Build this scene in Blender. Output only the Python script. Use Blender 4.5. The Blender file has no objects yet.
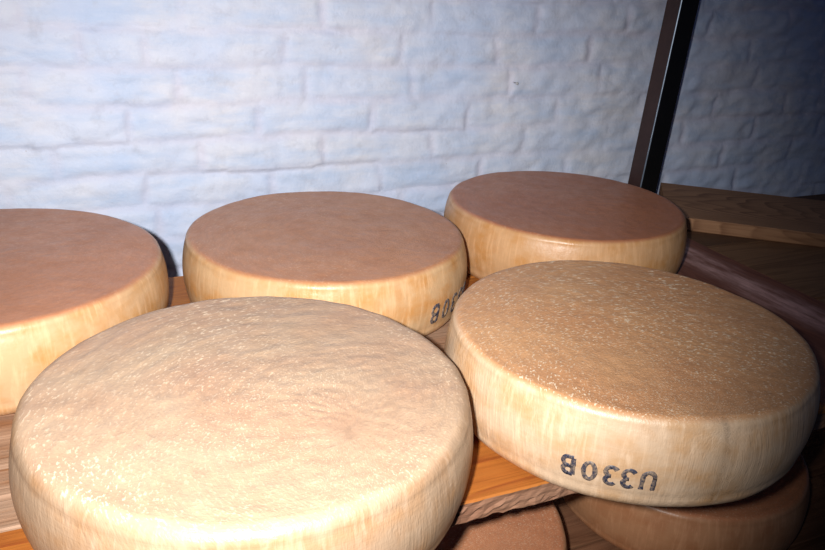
import bpy, bmesh, math, random
from mathutils import Vector, Matrix, noise
random.seed(4)
SC = bpy.context.scene
COL = SC.collection
R = math.radians
CAMZ = 1.40                       # height of the lens above the floor
ROT = R(25)                       # direction of the wall and the shelves
U = Vector((math.cos(ROT), math.sin(ROT), 0)); N = Vector((-math.sin(ROT), math.cos(ROT), 0))
TOP = CAMZ - 0.38355              # tops of the cheeses on the upper shelf
SH = TOP - 0.105                  # upper shelf surface
SH2 = SH - 0.341                  # lower shelf surface
NB = SH - 0.012                   # neighbouring shelf surface
WALL_N = 1.40

# ------------------------------------------------------------ materials
class NT:
    def __init__(s, name):
        s.m = bpy.data.materials.new(name); s.m.use_nodes = True
        s.t = s.m.node_tree; s.b = s.t.nodes['Principled BSDF']
    def n(s, typ, **kw):
        x = s.t.nodes.new(typ)
        for k, v in kw.items():
            if hasattr(x, k) and k not in ('Scale',): setattr(x, k, v)
            else: x.inputs[k].default_value = v
        return x
    def l(s, a, b): s.t.links.new(a, b)
    def noise(s, vec, scale, detail=4, rough=.55, dist=0):
        x = s.n('ShaderNodeTexNoise'); x.inputs['Scale'].default_value = scale
        x.inputs['Detail'].default_value = detail; x.inputs['Roughness'].default_value = rough
        x.inputs['Distortion'].default_value = dist
        if vec is not None: s.l(vec, x.inputs['Vector'])
        return x.outputs['Fac']
    def mapping(s, vec, sc=(1,1,1), loc=(0,0,0), rot=(0,0,0)):
        x = s.n('ShaderNodeMapping'); x.inputs['Scale'].default_value = sc
        x.inputs['Location'].default_value = loc; x.inputs['Rotation'].default_value = rot
        s.l(vec, x.inputs['Vector']); return x.outputs['Vector']
    def ramp(s, fac, stops):
        x = s.n('ShaderNodeValToRGB'); e = x.color_ramp.elements
        while len(e) < len(stops): e.new(.5)
        for i, (p, c) in enumerate(stops):
            e[i].position = p; e[i].color = (c[0], c[1], c[2], 1) if not isinstance(c, (int, float)) else (c, c, c, 1)
        s.l(fac, x.inputs['Fac']); return x.outputs['Color']
    def mix(s, fac, a, b, mode='MIX'):
        x = s.n('ShaderNodeMix'); x.data_type = 'RGBA'; x.blend_type = mode
        for v, k in ((fac, 0), (a, 6), (b, 7)):
            if isinstance(v, (int, float)): x.inputs[k].default_value = v
            elif isinstance(v, tuple): x.inputs[k].default_value = (*v, 1)
            else: s.l(v, x.inputs[k])
        return x.outputs[2]
    def math(s, op, a, b=0, c=0):
        x = s.n('ShaderNodeMath'); x.operation = op
        for i, v in enumerate((a, b, c)):
            if isinstance(v, (int, float)): x.inputs[i].default_value = v
            else: s.l(v, x.inputs[i])
        return x.outputs[0]
    def bump(s, h, strength, dist, prev=None):
        x = s.n('ShaderNodeBump'); x.inputs['Strength'].default_value = strength
        x.inputs['Distance'].default_value = dist; s.l(h, x.inputs['Height'])
        if prev is not None: s.l(prev, x.inputs['Normal'])
        return x.outputs['Normal']
    def obj(s): return s.n('ShaderNodeTexCoord').outputs['Object']

def cheese_mat(name, top_a, top_b, side_a, side_b, centre=(.1, -.06), flecks=.5, swirl=.5, rough=.36, seed=0., cross=False, fbump=.5, pale=0.):
    k = NT(name); o = k.obj()
    side = k.n('ShaderNodeAttribute', attribute_name='side').outputs['Fac']
    uv = k.n('ShaderNodeUVMap', uv_map='wrap').outputs['UV']     # u = arc length round the rim, v = along the profile
    os_ = k.mapping(o, loc=(seed, seed * 1.7, seed * .3))
    big = k.noise(os_, 9, 3, .5)
    med = k.noise(os_, 38, 4, .6)
    fine = k.noise(os_, 260, 3, .6)
    # brushed swirl: stretched noise that follows gently warped lines
    warp = k.n('ShaderNodeTexNoise'); warp.inputs['Scale'].default_value = 3.2; warp.inputs['Detail'].default_value = 1.5
    k.l(os_, warp.inputs['Vector'])
    wv = k.n('ShaderNodeVectorMath'); wv.operation = 'MULTIPLY_ADD'
    k.l(warp.outputs['Color'], wv.inputs[0]); wv.inputs[1].default_value = (.13, .13, 0); k.l(o, wv.inputs[2])
    # polar coordinates about a point off the middle: brush marks run in arcs round it
    sub = k.n('ShaderNodeVectorMath'); sub.operation = 'SUBTRACT'; k.l(wv.outputs[0], sub.inputs[0])
    sub.inputs[1].default_value = (centre[0] + .065, centre[1] + .065, 0)
    sx = k.n('ShaderNodeSeparateXYZ'); k.l(sub.outputs[0], sx.inputs[0])
    rad = k.math('SQRT', k.math('MULTIPLY_ADD', sx.outputs[0], sx.outputs[0], k.math('MULTIPLY', sx.outputs[1], sx.outputs[1])))
    inv = k.math('DIVIDE', 1., k.math('MAXIMUM', rad, .004))
    def polar(fr, fa):
        c = k.n('ShaderNodeCombineXYZ'); k.l(k.math('MULTIPLY', rad, fr), c.inputs[0])
        k.l(k.math('MULTIPLY', k.math('MULTIPLY', sx.outputs[0], inv), fa), c.inputs[1])
        k.l(k.math('MULTIPLY', k.math('MULTIPLY', sx.outputs[1], inv), fa), c.inputs[2])
        return c.outputs[0]
    brush = k.noise(polar(200, 9), 1, 4, .65)
    # rings round the middle
    ring = k.noise(k.mapping(uv, sc=(9, 230, 1)), 1, 3, .6)
    tex = k.mix(.35, brush, ring)
    top = k.mix(k.ramp(big, [(.32, 0.), (.68, 1.)]), top_a, top_b)
    top = k.mix(k.ramp(tex, [(.35, 0.), (.65, 1.)]), top, k.mix(1., top, (1.24, 1.22, 1.16), 'MULTIPLY'))
    # pale salt flecks and short scratches
    fv = k.noise(polar(430, 42), 1, 2, .6)
    area = k.ramp(k.noise(os_, 7, 2, .5), [(.36, .0), (.60, 1.)])
    fl = k.ramp(fv, [(.57, 0.), (.66, 1.)])
    fmask = k.math('MULTIPLY', k.math('MULTIPLY', fl, k.math('MULTIPLY_ADD', area, .75, .25)), flecks)
    top = k.mix(fmask, top, (.90, .74, .54))
    # side: straw coloured, orange blotches, faint upright cloth marks
    sv = k.noise(k.mapping(uv, sc=(120, 16, 1), loc=(seed, 0, 0)), 1, 4, .65, .4)
    sb = k.noise(k.mapping(uv, sc=(22, 30, 1), loc=(seed * 2, 1, 0)), 1, 4, .55)
    sd = k.mix(k.ramp(sb, [(.42, 0.), (.66, 1.)]), side_a, side_b)
    sd = k.mix(k.ramp(sv, [(.50, 0.), (.66, .55)]), sd, tuple(min(1, c * 1.25 + .03) for c in side_a))
    col = k.mix(side, top, sd)
    col = k.mix(k.math('MULTIPLY', k.ramp(med, [(.3, 1.), (.6, 0.)]), .28), col, k.mix(1., col, (.80, .72, .66), 'MULTIPLY'))
    k.l(col, k.b.inputs['Base Color'])
    h = k.math('MULTIPLY_ADD', tex, swirl, k.math('MULTIPLY', fine, .25))
    h = k.math('MULTIPLY_ADD', fv, fbump, h)
    nm = k.bump(h, .8, .0011)
    nm = k.bump(med, .5, .0014, nm)
    k.l(nm, k.b.inputs['Normal'])
    k.l(k.ramp(med, [(.3, rough + .12), (.7, rough - .04)]), k.b.inputs['Roughness'])
    k.b.inputs['Specular IOR Level'].default_value = .5
    k.b.inputs['Subsurface Weight'].default_value = .0
    k.col = col
    return k.m

def wood_mat(name, a, b, c, rough=.55, bump=.4, spec=.2, rings=7., streak=False, arch=False):
    k = NT(name); o = k.obj()
    rnd = k.n('ShaderNodeObjectInfo').outputs['Random']
    ofs = k.n('ShaderNodeCombineXYZ'); k.l(k.math('MULTIPLY', rnd, 17.), ofs.inputs[0]); k.l(k.math('MULTIPLY', rnd, 5.), ofs.inputs[1])
    av = k.n('ShaderNodeVectorMath'); av.operation = 'ADD'; k.l(o, av.inputs[0]); k.l(ofs.outputs[0], av.inputs[1])
    v = av.outputs[0]
    # growth rings: contour lines of a stretched noise field
    f = k.noise(k.mapping(v, sc=(1.6, 9, 9)), 1, 2, .45)
    if arch:        # cathedral grain: nested parabolas along the board
        sp = k.n('ShaderNodeSeparateXYZ'); k.l(o, sp.inputs[0]); yy = k.math('ADD', sp.outputs[1], -.15)
        f = k.math('MULTIPLY_ADD', k.math('MULTIPLY', yy, yy), 22., k.math('MULTIPLY_ADD', sp.outputs[0], -.75, k.math('MULTIPLY', f, .45)))
    saw = k.math('FRACT', k.math('MULTIPLY', f, rings * 2))
    if streak: ysep = k.n('ShaderNodeSeparateXYZ'); k.l(o, ysep.inputs[0]); yw = k.math('MULTIPLY_ADD', k.noise(o, 14, 3, .6), .05, ysep.outputs[1])
    grain = k.ramp(saw, [(0, .0), (.55, .35), (.9, 1.), (1., .1)])
    fib = k.noise(k.mapping(v, sc=(9, 260, 260)), 1, 4, .6)
    blot = k.noise(k.mapping(v, sc=(4, 14, 14)), 1, 4, .6)
    col = k.mix(grain, a, b)
    col = k.mix(k.ramp(blot, [(.38, 0.), (.7, .85)]), col, c)
    col = k.mix(k.ramp(fib, [(.3, .5), (.55, 0.)]), col, k.mix(1., col, (.5, .42, .36), 'MULTIPLY'))
    if streak:      # band of pale mould and scuffs, with painted-in sheen, along the shelf end
        band = k.ramp(k.math('MULTIPLY', yw, -1.), [(.130, 0.), (.165, 1.), (.195, 1.), (.225, 0.)])
        sc_ = k.ramp(k.noise(k.mapping(o, sc=(14, 60, 60)), 1, 4, .65), [(.35, .1), (.7, 1.)])
        col = k.mix(k.math('MULTIPLY', band, sc_), col, (.74, .44, .40))
    k.l(col, k.b.inputs['Base Color'])
    k.l(k.bump(k.math('MULTIPLY_ADD', fib, .8, k.math('MULTIPLY', saw, .25)), bump, .0016), k.b.inputs['Normal'])
    k.b.inputs['Roughness'].default_value = rough; k.b.inputs['Specular IOR Level'].default_value = spec
    return k.m

def wall_mat():
    k = NT('whitewashed_brick'); o = k.obj()
    a = k.noise(o, 5, 4, .6); b = k.noise(o, 26, 5, .65); c = k.noise(o, 160, 4, .6)
    st = k.noise(k.mapping(o, sc=(7, 7, 26)), 1, 4, .6)
    attr = k.n('ShaderNodeAttribute', attribute_name='mortar').outputs['Fac']
    col = k.mix(k.ramp(a, [(.35, 0.), (.65, 1.)]), WA, WB)
    col = k.mix(k.ramp(st, [(.45, 0.), (.68, .6)]), col, WC)
    col = k.mix(k.math('MULTIPLY', attr, .45), col, WD)
    col = k.mix(k.ramp(b, [(.28, .35), (.45, 0.)]), col, (.42, .43, .50))
    col = k.mix(k.ramp(k.noise(o, 55, 2, .5), [(.17, 1.), (.20, 0.)]), col, (.30, .22, .20))
    k.l(col, k.b.inputs['Base Color'])
    nm = k.bump(b, .5, .004); nm = k.bump(c, .5, .0018, nm); k.l(nm, k.b.inputs['Normal'])
    k.b.inputs['Roughness'].default_value = .62; k.b.inputs['Specular IOR Level'].default_value = .35
    return k.m
WA = (.60, .69, .89); WB = (.76, .77, .85); WC = (.47, .61, .85); WD = (.66, .61, .73)

def plain(name, col, rough=.5, metal=0., spec=.5, nscale=60, var=.25, bump=.2):
    k = NT(name); o = k.obj(); f = k.noise(o, nscale, 4, .6)
    k.l(k.mix(k.ramp(f, [(.3, 0.), (.7, var)]), col, tuple(c * .45 for c in col)), k.b.inputs['Base Color'])
    k.l(k.bump(f, bump, .001), k.b.inputs['Normal'])
    k.b.inputs['Roughness'].default_value = rough; k.b.inputs['Metallic'].default_value = metal
    k.b.inputs['Specular IOR Level'].default_value = spec
    return k.m

# ------------------------------------------------------------ helpers
def link(name, me, mat, parent=None, loc=(0, 0, 0), rotz=0.):
    o = bpy.data.objects.new(name, me); COL.objects.link(o)
    if mat: me.materials.append(mat)
    o.location = loc; o.rotation_euler = (0, 0, rotz)
    if parent: o.parent = parent
    return o
def tag(o, label=None, cat=None, group=None, kind=None):
    for k, v in (('label', label), ('category', cat), ('group', group), ('kind', kind)):
        if v: o[k] = v
    return o
def empty(name, loc, rotz=0.):
    o = bpy.data.objects.new(name, None); COL.objects.link(o); o.location = loc; o.rotation_euler = (0, 0, rotz)
    o.empty_display_size = .05
    return o
def smooth(me, ang=None):
    for p in me.polygons: p.use_smooth = True

def grid_mesh(name, verts, nu, nv, closed_u=False):
    faces = []
    for j in range(nv - 1):
        for i in range(nu if closed_u else nu - 1):
            i2 = (i + 1) % nu
            faces.append((j * nu + i, j * nu + i2, (j + 1) * nu + i2, (j + 1) * nu + i))
    me = bpy.data.meshes.new(name); me.from_pydata(verts, [], faces); return me

# ------------------------------------------------------------ cheese wheel
RB, TH = .207, .1075
def profile(Rm, th, crease=.0105, bulge=.006, cb=.021):
    """(radius, height, side mask) from the middle of the top to the middle of the bottom"""
    pr = []
    rt = Rm - bulge                       # radius where the side meets the rim
    flat = rt - crease
    for i in range(46): pr.append((max(flat * i / 46, 1e-4), th, 0.))
    for i in range(11):
        a = math.pi / 2 * i / 10
        pr.append((flat + crease * math.sin(a), th - crease + crease * math.cos(a), min(1., max(0., (i - 2.5) / 3.5))))
    n = 20; z1 = th - crease; z0 = cb
    for i in range(1, n):
        t = i / n
        pr.append((rt + bulge * math.sin(math.pi * t) ** .8, z1 + (z0 - z1) * t, 1.))
    for i in range(11):
        a = math.pi / 2 * i / 10
        pr.append((rt - cb + cb * math.cos(a), cb - cb * math.sin(a), 1.))
    for i in range(1, 5): pr.append((max((rt - cb) * (1 - i / 4), 1e-4), 0., 1.))
    return pr
def radius_at(z, Rm=RB, th=TH, crease=.0105, bulge=.006, cb=.021):
    t = (th - crease - z) / (th - crease - cb); t = min(max(t, 0), 1)
    return Rm - bulge + bulge * math.sin(math.pi * t) ** .8
def lump(a, r, z, seed, amp):
    d = noise.noise(Vector((math.cos(a) * 1.3 + seed, math.sin(a) * 1.3, z * 9))) * .0022
    d += noise.noise(Vector((math.cos(a) * 5 + seed, math.sin(a) * 5, z * 22))) * .0010
    return d * amp
def cheese_mesh(name, seed, Rm=RB, th=TH, amp=1., wrinkle=1., sunk=.0015, crease=.0105):
    pr = profile(Rm, th, crease); na = 260; vs = []
    arc = [0.]
    for i in range(1, len(pr)): arc.append(arc[-1] + math.hypot(pr[i][0] - pr[i - 1][0], pr[i][1] - pr[i - 1][1]))
    for (r, z, s) in pr:
        for k in range(na):
            a = 2 * math.pi * k / na
            rr = r + lump(a, r, z, seed, amp) * min(1, r / Rm * 1.2) * (0 if z <= 0 else 1)
            x, y = rr * math.cos(a), rr * math.sin(a); zz = z
            if z > th * .6:
                w = (z / th - .6) / .4
                e = r / Rm
                zz -= sunk * w * (1 - e ** 4)
                q = noise.noise(Vector((x * 9 + seed, y * 9, seed))) * .0016
                # brushed ridges bending over the top
                wx = x + .03 * noise.noise(Vector((x * 5, y * 5, seed + 3)))
                wy = y + .045 * noise.noise(Vector((x * 4 + 7, y * 4, seed)))
                pr_ = math.hypot(wx - .10, wy + .06); pa = math.atan2(wy + .06, wx - .10)
                q += noise.noise(Vector((pr_ * 85, math.cos(pa) * 8 + seed, math.sin(pa) * 8))) * .00050 * wrinkle
                q += noise.noise(Vector((x * 70, y * 70, seed))) * .00035
                zz += q * w
            vs.append((x, y, max(zz, 0.)))
    me = grid_mesh(name, vs, na, len(pr), True)
    bm = bmesh.new(); bm.from_mesh(me); bm.verts.ensure_lookup_table()
    bm.faces.new([bm.verts[k] for k in range(na)][::1]); 
    bm.faces.new([bm.verts[(len(pr) - 1) * na + k] for k in range(na)][::-1])
    bmesh.ops.recalc_face_normals(bm, faces=bm.faces[:])
    bm.to_mesh(me); bm.free()
    at = me.attributes.new('side', 'FLOAT', 'POINT')
    for i in range(len(vs)):
        at.data[i].value = pr[i // na][2] if i // na < len(pr) else 0
    uv = me.uv_layers.new(name='wrap')
    for p in me.polygons:
        ks = [me.loops[l].vertex_index % na for l in p.loop_indices]
        wrapf = max(ks) - min(ks) > na / 2
        for l in p.loop_indices:
            vi = me.loops[l].vertex_index; k = vi % na
            if wrapf and k < na / 2: k += na
            uv.data[l].uv = (2 * math.pi * k / na * .2, arc[vi // na])
    smooth(me)
    return me

# --- rubber-stamp characters: strokes in a box 0..1 x 0..1.6
def arcpts(cx, cy, rx, ry, a0, a1, n=10):
    return [(cx + rx * math.cos(R(a0 + (a1 - a0) * i / n)), cy + ry * math.sin(R(a0 + (a1 - a0) * i / n))) for i in range(n + 1)]
GL = {
 '0': [arcpts(.5, .8, .42, .72, 0, 360, 22)],
 '3': [arcpts(.46, 1.17, .38, .36, 150, -85, 12) + arcpts(.46, .43, .42, .38, 85, -150, 12)],
 'U': [[(.08, 1.55), (.08, .5)] + arcpts(.5, .5, .42, .45, 180, 360, 12) + [(.92, 1.55)]],
 'B': [[(.12, .08), (.12, 1.52)], [(.12, 1.52), (.5, 1.52)] + arcpts(.5, 1.18, .36, .34, 90, -90, 10) + [(.12, .84)],
       [(.12, .84), (.5, .84)] + arcpts(.5, .46, .40, .38, 90, -90, 10) + [(.12, .08)]],
}
def stamp_mesh(name, seed, glyphs, zc, w, h, sw, lumpamp=1., Rm=RB):
    """ribbons wrapped round the side; glyphs = [(char, angle in degrees)], turned upside down"""
    vs = []; fs = []
    def put(px, pz, ang, off):
        a = R(ang) + px / RB
        z = zc + pz
        r = radius_at(z, Rm) + lump(a, Rm, z, seed, lumpamp) + off
        return (r * math.cos(a), r * math.sin(a), z)
    for ch, ang in glyphs:
        for st in GL[ch]:
            p = [(-(x - .5) * w, -(y - .8) / 1.6 * h) for x, y in st]     # rotated by half a turn
            # resample
            q = [p[0]]
            for a, b in zip(p, p[1:]):
                L = math.hypot(b[0] - a[0], b[1] - a[1]); m = max(1, int(L / .0015))
                q += [(a[0] + (b[0] - a[0]) * i / m, a[1] + (b[1] - a[1]) * i / m) for i in range(1, m + 1)]
            base = len(vs)
            for i, (x, y) in enumerate(q):
                a = q[max(i - 1, 0)]; b = q[min(i + 1, len(q) - 1)]
                dx, dy = b[0] - a[0], b[1] - a[1]; L = math.hypot(dx, dy) or 1
                nx, ny = -dy / L, dx / L
                hw = sw / 2 * (1 + .25 * noise.noise(Vector((x * 300, y * 300, ang))))
                vs.append(put(x + nx * hw, y + ny * hw, ang, .0001)); vs.append(put(x + nx * hw * .8, y + ny * hw * .8, ang, .0007))
                vs.append(put(x - nx * hw * .8, y - ny * hw * .8, ang, .0007)); vs.append(put(x - nx * hw, y - ny * hw, ang, .0001))
            for i in range(len(q) - 1):
                a = base + i * 4
                for j in range(3): fs.append((a + j, a + j + 1, a + j + 5, a + j + 4))
    me = bpy.data.meshes.new(name); me.from_pydata(vs, [], fs); smooth(me)
    return me

def ink_mat(skin=(.62, .42, .22)):
    k = NT('stamp_ink'); o = k.obj()
    f = k.math('ADD', k.noise(o, 330, 3, .7), k.math('MULTIPLY', k.noise(o, 90, 2, .5), .5))
    col = k.mix(k.ramp(f, [(.66, 0.), (1.0, .8)]), (.028, .033, .060), (skin[0] * .72, skin[1] * .75, skin[2] * .9))
    k.l(col, k.b.inputs['Base Color']); k.b.inputs['Roughness'].default_value = .5
    return k.m

# tops: pink brown where the rind is dry, creamier where it is pale
M1 = cheese_mat('rind_left',  (.40, .168, .085), (.46, .200, .105), (.56, .345, .185), (.50, .25, .09), flecks=.15, swirl=.25, seed=3.1, fbump=.15)
M2 = cheese_mat('rind_middle',(.42, .182, .092), (.46, .212, .108), (.57, .36, .19), (.53, .26, .09), flecks=.25, swirl=.35, seed=8.3, fbump=.25)
M5 = cheese_mat('rind_back',  (.38, .142, .072), (.42, .165, .082), (.55, .315, .155), (.50, .24, .08), flecks=.15, swirl=.25, seed=5.7, fbump=.2)
M4 = cheese_mat('rind_right', (.49, .245, .120), (.55, .300, .150), (.62, .44, .29), (.56, .33, .165), centre=(.05, -.20), flecks=1., swirl=.6, seed=1.9, fbump=.7)
M3 = cheese_mat('rind_front', (.385, .240, .160), (.42, .305, .210), (.34, .230, .148), (.33, .19, .10), flecks=.6, swirl=.9, seed=12.4, fbump=.5)
M6 = cheese_mat('rind_lower', (.44, .175, .090), (.50, .21, .105), (.48, .235, .115), (.42, .18, .08), flecks=.5, swirl=.2, seed=15.2, fbump=.2)
INK = ink_mat()

GRP = 'wheels of cheese on the upper shelf'
def cheese(x, y, z, mesh, mat, label, group=GRP, rot=0.):
    o = link('cheese_wheel', mesh, mat, None, (x, y, z), rot)
    return tag(o, label, 'cheese', group)
c3 = cheese(-.1436, .6290, SH, cheese_mesh('wheel_a', 12.4, Rm=.2120, wrinkle=2.0, sunk=.002, crease=.015), M3, 'large pale cream cheese wheel nearest the camera, cut off by the bottom edge')
c4 = cheese(.2508, .8060, SH, cheese_mesh('wheel_b', 1.9, Rm=.2085, wrinkle=1.0), M4, 'cheese wheel with full upside-down number stamp and scratchy flecked top, overhanging shelf edge')
c2 = cheese(-.1274, 1.0664, SH, cheese_mesh('wheel_c', 8.3, wrinkle=.6, amp=.8), M2, 'middle cheese wheel against the brick wall, partly hidden stamp at its right')
c5 = cheese(.2550, 1.2817, SH, cheese_mesh('wheel_d', 5.7, wrinkle=.4, amp=.8), M5, 'darkest brown-topped cheese wheel at the back, in front of the metal post')
c1 = cheese(-.5278, .8764, SH, cheese_mesh('wheel_e', 3.1, Rm=.2145, th=.111, wrinkle=.4, amp=.8), M1, 'cheese wheel cut off by the left edge of the photo')
s4 = link('number_stamp', stamp_mesh('stamp_a', 1.9, [('B', -116.1), ('0', -110.4), ('3', -104.9), ('3', -100.3), ('U', -95.2)], .0415, .0130, .0226, .0048, Rm=.2085), INK, c4)
s2 = link('number_stamp', stamp_mesh('stamp_b', 8.3, [('B', -38.6), ('0', -31.6), ('3', -25.2), ('3', -19.2), ('U', -13.2)], .0415, .0150, .0280, .0050, .8), INK, c2)
for s in (s4, s2): s['label'] = 'blue-black ink number stamp'
G2 = 'wheels of cheese on the lower shelf'
c6 = cheese(.4584, 1.0865, SH2, cheese_mesh('wheel_f', 15.2, Rm=.203, wrinkle=.3), M6, 'shadowed cheese wheel on the lower shelf at bottom right, below the stamped wheel', G2)
c7 = cheese(.030, .860, SH2, cheese_mesh('wheel_g', 21.2, wrinkle=.3), M6, 'cheese wheel on the lower shelf with smooth brown top showing below the board end', G2)

# ------------------------------------------------------------ wood
W_TOP = wood_mat('orange_pine', (.36, .115, .018), (.23, .052, .010), (.40, .15, .03), rough=.6, bump=.5, spec=.25)
W_PALE = wood_mat('worn_pine', (.34, .195, .12), (.26, .115, .05), (.38, .25, .17), rough=.7, bump=.9, spec=.3)
W_EDGE = wood_mat('sawn_pine_edge', (.24, .115, .065), (.13, .05, .028), (.34, .19, .12), rough=.7, bump=1.)
W_DARK = wood_mat('mauve_stained_pine', (.26, .100, .060), (.18, .065, .040), (.22, .085, .06), rough=.5, bump=.5, spec=.2, streak=True)
W_NB = wood_mat('brown_pine', (.28, .15, .075), (.18, .09, .042), (.23, .12, .06), rough=.6, bump=.4)
W_NBD = wood_mat('dark_brown_pine', (.15, .08, .042), (.11, .055, .028), (.13, .07, .04), rough=.6, bump=.4)
W_PLANK = wood_mat('grained_plank', (.50, .270, .145), (.25, .120, .062), (.40, .205, .105), rough=.65, bump=.35, rings=11, arch=True)
W_LOW = wood_mat('lower_shelf_wood', (.26, .125, .065), (.16, .07, .035), (.22, .10, .055), rough=.7, bump=.8)

def board(name, x0, x1, y0, y1, z0, z1, mat, parent, rough_front=0., rough_top=0., step=.006, along='x', bev=.002, seed=None):
    """a sawn board along x (or y), rounded arrises, edges and faces slightly uneven; local origin at its corner"""
    seed = random.random() * 50 if seed is None else seed
    L = (x1 - x0) if along == 'x' else (y1 - y0); Wd = (y1 - y0) if along == 'x' else (x1 - x0); H = z1 - z0
    n = max(2, int(L / step)); sec = []
    nf = 6; nt = max(4, int(Wd / .012))
    for i in range(nf): sec.append(('f', 0., bev + (H - 2 * bev) * i / (nf - 1)))
    for i in range(nt + 1): sec.append(('t', bev + (Wd - 2 * bev) * i / nt, H))
    for i in range(nf): sec.append(('b', Wd, H - bev - (H - 2 * bev) * i / (nf - 1)))
    for i in range(4): sec.append(('u', Wd - bev - (Wd - 2 * bev) * i / 3, 0.))
    vs = []
    for i in range(n + 1):
        s = L * i / n
        for kd, a, z in sec:
            aa, zz = a, z
            if kd in 'fb':
                e = noise.noise(Vector((s * 18, z * 60, seed))) * .0006
                if kd == 'f' and rough_front:
                    t = 1 - z / H
                    e += rough_front * (.7 * abs(noise.noise(Vector((s * 32, z * 120, seed)))) + .5 * noise.noise(Vector((s * 120, z * 260, seed)))) * (.25 + t)
                    zz += t * rough_front * 1.3 * (abs(noise.noise(Vector((s * 45, 3, seed)))) + .4 * noise.noise(Vector((s * 160, 9, seed))))
                aa = a + (e if kd == 'f' else -abs(e))
            elif kd == 't' and rough_top:
                zz = z - rough_top * (.5 + .5 * noise.noise(Vector((s * 20, a * 160, seed)))) * 1.0
            elif kd == 'u' and rough_front and a < bev * 2:
                zz += rough_front * abs(noise.noise(Vector((s * 45, 3, seed))))
            vs.append((s, aa, zz) if along == 'x' else (aa, s, zz))
    m = len(sec)
    fs = [(i * m + j, i * m + (j + 1) % m, (i + 1) * m + (j + 1) % m, (i + 1) * m + j) for i in range(n) for j in range(m)]
    fs.append(tuple(range(m))); fs.append(tuple(n * m + j for j in range(m))[::-1])
    me = bpy.data.meshes.new(name); me.from_pydata(vs, [], fs)
    bm = bmesh.new(); bm.from_mesh(me); bmesh.ops.recalc_face_normals(bm, faces=bm.faces[:])
    bm.to_mesh(me); bm.free()
    # material grain runs along local x: rotate boards that run along y
    if along == 'y':
        me.transform(Matrix.Rotation(-math.pi / 2, 4, 'Z'))       # length now along +x
        return link(name, me, mat, parent, (x0, y0, z0), math.pi / 2)
    return link(name, me, mat, parent, (x0, y0, z0))

def rack_empty(name, u, n, z):
    p = U * u + N * n
    return empty(name, (p.x, p.y, z), ROT)

# upper shelf (local x = u, local y = n)
T = .027
up = rack_empty('shelf_rack', 0, 0, SH)
tag(up, 'orange pine board shelf rack carrying all the cheese wheels', 'shelf rack')
edges = [.523, .632, .680, .7305, .785, .900, 1.025, 1.163]
for i in range(len(edges) - 1):
    worn = 2 <= i + 1 <= 5
    b = board('shelf_board', -.95, .817, edges[i], edges[i + 1] - (.0045 if worn else .0025), -T, 0, W_PALE if worn else W_TOP, up,
          rough_front=.0065 if i == 0 else 0., rough_top=.0022 if worn else .0004, seed=10 + i)
    if i == 0:
        b['label'] = 'front board with splintered edge'
        b.data.materials.append(W_EDGE)
        for p in b.data.polygons:
            if p.normal.y < -.55 and p.normal.z < .6: p.material_index = 1
    if worn: b['label'] = 'worn greyish slat'
eb = board('end_board', .820, 1.093, .523, 1.163, -T, 0, W_DARK, up, rough_top=.0006, along='y', seed=33)
eb['label'] = 'dark mauve stained board across the shelf end'
FL = -SH
for x in (-.93, 1.035):
    for y in (.54, 1.10):
        board('leg', x, x + .05, y, y + .05, FL, -T, W_NBD, up)
# lower shelf
e2 = [.50, .62, .74, .86, .98, 1.10]
for i in range(len(e2) - 1):
    b = board('lower_shelf_board', -.98, 1.50, e2[i], e2[i + 1] - .003, SH2 - SH - T, SH2 - SH, W_LOW, up, rough_top=.002, seed=50 + i)
    b['label'] = 'rough brown lower board in shadow'
# neighbouring shelf to the right
nb = rack_empty('side_shelf', 0, 0, NB)
tag(nb, 'dim brown shelf of wide boards to the right of the orange shelf', 'shelf')
board('shelf_board', 1.118, 2.3, 1.052, 1.273, -T, 0, W_NBD, nb, seed=70)
board('shelf_board', 1.118, 2.3, .80, 1.049, -T, 0, W_NB, nb, seed=71)
board('shelf_board', 1.118, 2.3, .55, .797, -T, 0, W_NB, nb, seed=72)
for x in (1.56, 2.22):
    for y in (.57, 1.20): board('leg', x, x + .05, y, y + .05, -NB, -T, W_NBD, nb)
# loose plank lying on it at an angle
pk = board('wooden_plank', .5, 1.72, 0, .268, 0, .0275, W_PLANK, None, seed=90)
pk.location = (.515, 1.527, NB); pk.rotation_euler = (0, 0, R(-12.6))
tag(pk, 'thick plank with arched grain lying askew beside the post and wall', 'plank')

# ------------------------------------------------------------ steel post
def post():
    w, d = .047, .044
    z0, z1 = 0., 2.4
    bm = bmesh.new()
    lean = .0588
    vs = []
    for z in (z0, z1):
        du = (z - (CAMZ - .453)) * lean
        for x, y in ((0, 0), (w, 0), (w, d), (0, d)): vs.append(bm.verts.new((x + du, y, z)))
    bm.faces.new(vs[:4][::-1]); bm.faces.new(vs[4:])
    for i in range(4): bm.faces.new((vs[i], vs[(i + 1) % 4], vs[4 + (i + 1) % 4], vs[4 + i]))
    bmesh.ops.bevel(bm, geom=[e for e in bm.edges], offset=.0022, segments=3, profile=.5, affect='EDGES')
    bm.normal_update()
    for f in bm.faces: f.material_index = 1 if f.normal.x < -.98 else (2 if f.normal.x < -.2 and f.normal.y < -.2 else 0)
    me = bpy.data.meshes.new('post'); bm.to_mesh(me); bm.free()
    p = U * 1.130 + N * 1.280
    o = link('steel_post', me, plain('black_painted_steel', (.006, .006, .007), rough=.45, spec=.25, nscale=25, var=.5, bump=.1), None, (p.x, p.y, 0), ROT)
    me.materials.append(plain('brown_painted_steel', (.060, .030, .026), rough=.4, spec=.3, nscale=25, var=.5, bump=.1))
    me.materials.append(plain('painted_edge_highlight', (.22, .27, .34), rough=.35, metal=.6, nscale=40, var=.6, bump=.1))  # bluish highlight line on the bevel, painted as a lighter colour
    return o
tag(post(), 'dark leaning square steel post in front of the brick wall', 'post')

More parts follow.
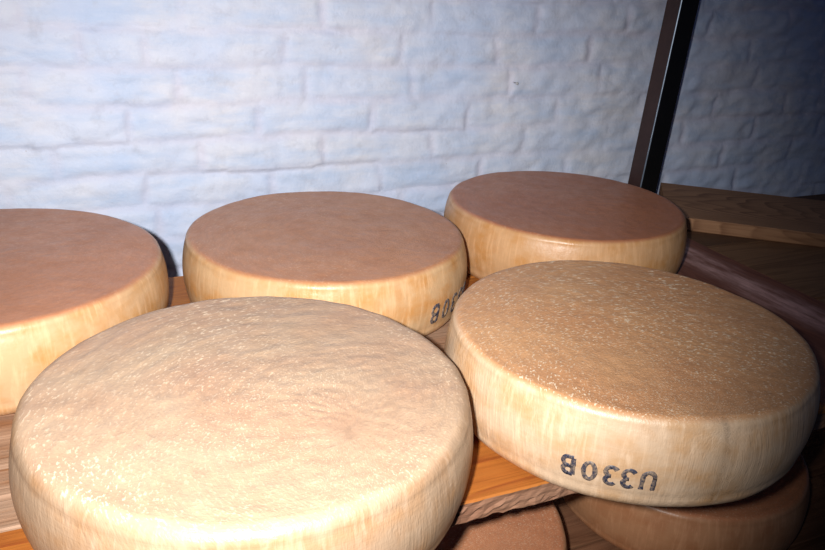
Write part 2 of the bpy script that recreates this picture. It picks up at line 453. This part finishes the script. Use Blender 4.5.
# ------------------------------------------------------------ brick wall
def wall():
    rows = {}     # joints seen in the wall, per course (u positions), counted downwards from the course at z = CAMZ-.145
    seen = {0: [-.044, .199, .446, .665, .90, 1.13, 1.36, 1.60], 1: [-.19, .034, .135, .376, .604, .815, 1.04, 1.26, 1.50],
            2: [-.05, .187, .413, .63, .850, 1.078, 1.30, 1.54], 3: [-.12, .10, .33, .55, .76, .98, 1.20, 1.43],
            4: [-.02, .22, .45, .68, .90, 1.12, 1.34, 1.57], 5: [-.1, .12, .35, .57, .80, 1.02, 1.25, 1.48]}
    pitch = .0622; ztop = CAMZ - .145            # bed joint between course 0 and 1
    rnd = random.Random(9)
    def joints(r):
        if r not in rows:
            b = list(seen.get(r, []))
            if not b: b = [rnd.uniform(0, .2)]
            while b[0] > -1.9: b.insert(0, b[0] - rnd.choice((.225, .235, .23, .12)))
            while b[-1] < 3.1: b.append(b[-1] + rnd.choice((.225, .235, .23, .12)))
            rows[r] = b
        return rows[r]
    us = []; u = -1.8
    while u < 3.0:
        us.append(u); u += .0045 if -.35 < u < 2.0 else .03
    zs = []; z = 0.
    while z < 2.42:
        zs.append(z); z += .0042 if CAMZ - .70 < z < CAMZ + .03 else .03
    vs = []; mo = []
    def tri(v): return noise.noise(v)
    for z in zs:
        for u in us:
            wz = z + .006 * tri(Vector((u * 4, z * 6, 1))) + .003 * tri(Vector((u * 16, z * 16, 2)))
            wu = u + .007 * tri(Vector((u * 5, z * 9, 5))) + .004 * tri(Vector((u * 22, z * 22, 8)))
            f = (ztop - wz) / pitch + 1
            r = math.floor(f); fr = f - r
            dz = min(fr, 1 - fr) * pitch
            js = joints(r); du = 9.; idx = 0
            for i, j in enumerate(js):
                dd = abs(wu - j)
                if dd < du: du = dd
                if j < wu: idx = i
            wd = .009
            d = min(dz, du * .9)
            m = max(0., 1 - d / (wd * 1.6)); m = m * m * (3 - 2 * m)
            fill = .5 + .5 * tri(Vector((u * 3.1, z * 5.3, 11)))      # how far the whitewash fills the joint
            fill = min(1., max(.12, 1.25 - fill * 1.25 + .25 * tri(Vector((u * 13, z * 13, 77)))))
            bx = noise.noise(Vector((r * 7.3, idx * 3.7, 4)))
            by = noise.noise(Vector((r * 3.3, idx * 9.7, 14)))
            y = m * .0042 * fill + bx * .0035 + by * .02 * (fr - .5) * .35
            v = Vector((u, z, 0))
            y += .0045 * tri(Vector((u * 5, z * 9, 21))) + .0024 * tri(Vector((u * 20, z * 34, 31))) + .0010 * tri(Vector((u * 52, z * 80, 41)))
            rg = tri(Vector((u * 11, z * 26 + u * 7, 51))); y += .0018 * (1 - abs(rg) * 3) * (1 if abs(rg) < .33 else 0)
            wgt = min(1., max(0., (u - .45) / .6))                         # rougher plaster towards the corner
            y += wgt * (.0052 * tri(Vector((u * 8 - z * 9, z * 15 + u * 4, 61))) + .0034 * tri(Vector((u * 24 - z * 30, z * 24 + u * 9, 67))))
            vs.append((u, y, z)); mo.append(m * fill)
    me = grid_mesh('wall_back', vs, len(us), len(zs))
    at = me.attributes.new('mortar', 'FLOAT', 'POINT')
    for i, v in enumerate(mo): at.data[i].value = v
    smooth(me)
    # real thickness behind the face
    bm = bmesh.new(); bm.from_mesh(me)
    n = len(vs); nu = len(us); nz = len(zs); bm.verts.ensure_lookup_table()
    co = [bm.verts[0], bm.verts[nu - 1], bm.verts[nu * nz - 1], bm.verts[nu * (nz - 1)]]
    bk = [bm.verts.new((v.co.x, .12, v.co.z)) for v in co]
    bm.faces.new(bk); bm.verts.ensure_lookup_table()
    for i, row in enumerate(([bm.verts[k] for k in range(nu)], [bm.verts[k * nu + nu - 1] for k in range(nz)],
                             [bm.verts[nu * (nz - 1) + k] for k in range(nu)][::-1], [bm.verts[k * nu] for k in range(nz)][::-1])):
        bm.faces.new(row + [bk[(i + 1) % 4], bk[i]])
    bmesh.ops.recalc_face_normals(bm, faces=bm.faces[:])
    bm.to_mesh(me); bm.free()
    o = link('wall_back', me, wall_mat(), None, tuple(N * (WALL_N + .004)), ROT)
    o['kind'] = 'structure'
wall()
def floor():
    me = bpy.data.meshes.new('floor'); bm = bmesh.new()
    bmesh.ops.create_cube(bm, size=1, matrix=Matrix.Translation((.6, -.05, -.05)) @ Matrix.Diagonal((4.8, 3.0, .1, 1)))
    bm.to_mesh(me); bm.free()
    o = link('floor', me, plain('concrete_floor', (.16, .145, .13), rough=.8, nscale=12, var=.5), None, tuple(N * .0), ROT)
    o['kind'] = 'structure'
floor()

# nail head in the wall
def nail():
    k = 12; prof = [(0, -.012), (.0022, -.0118), (.0032, -.010), (.0032, -.0088), (.0014, -.008), (.0014, .012)]
    vs = [(r * math.cos(2 * math.pi * i / k), y, r * math.sin(2 * math.pi * i / k)) for r, y in prof for i in range(k)]
    me = grid_mesh('nail', vs, k, len(prof), True); smooth(me)
    p = U * .861 + N * 1.402
    return link('nail', me, plain('whitewashed_iron', (.55, .55, .56), rough=.5, metal=.0), None, (p.x, p.y, CAMZ - .240), ROT)
tag(nail(), 'small whitewashed nail head in the wall above the back cheese', 'nail')

# ------------------------------------------------------------ camera and light
PITCH, ROLL, F = R(22.686), R(3.3407), 774.707
fw = Vector((0, math.cos(PITCH), -math.sin(PITCH))); upv = Vector((0, math.sin(PITCH), math.cos(PITCH))); rt = Vector((1, 0, 0))
rt, upv = math.cos(ROLL) * rt + math.sin(ROLL) * upv, -math.sin(ROLL) * rt + math.cos(ROLL) * upv
cam = bpy.data.cameras.new('camera'); co = bpy.data.objects.new('camera', cam); COL.objects.link(co)
cam.sensor_width = 36; cam.lens = F / 825 * 36; cam.clip_start = .01
co.matrix_world = Matrix(((rt.x, upv.x, -fw.x, 0), (rt.y, upv.y, -fw.y, 0), (rt.z, upv.z, -fw.z, CAMZ), (0, 0, 0, 1)))
SC.camera = co

ld = bpy.data.lights.new('camera_flash', 'SPOT'); lo_ = bpy.data.objects.new('camera_flash', ld); COL.objects.link(lo_)
fp = Vector((-.050, -.01, CAMZ + .022)); lo_.location = fp
aim = Vector((-.215, 1.0, CAMZ - .44))
lo_.rotation_euler = (aim - fp).to_track_quat('-Z', 'Y').to_euler()
ld.energy = 90; ld.shadow_soft_size = .012; ld.spot_size = R(84); ld.spot_blend = 1.; ld.color = (1., .985, .97)

w = bpy.data.worlds.new('cellar'); SC.world = w; w.use_nodes = True
bg = w.node_tree.nodes['Background']; bg.inputs[0].default_value = (.32, .48, 1., 1); bg.inputs[1].default_value = .038

vs_ = SC.view_settings; vs_.view_transform = 'Standard'; vs_.look = 'None'; vs_.gamma = 1; vs_.exposure = 0; vs_.use_curve_mapping = False
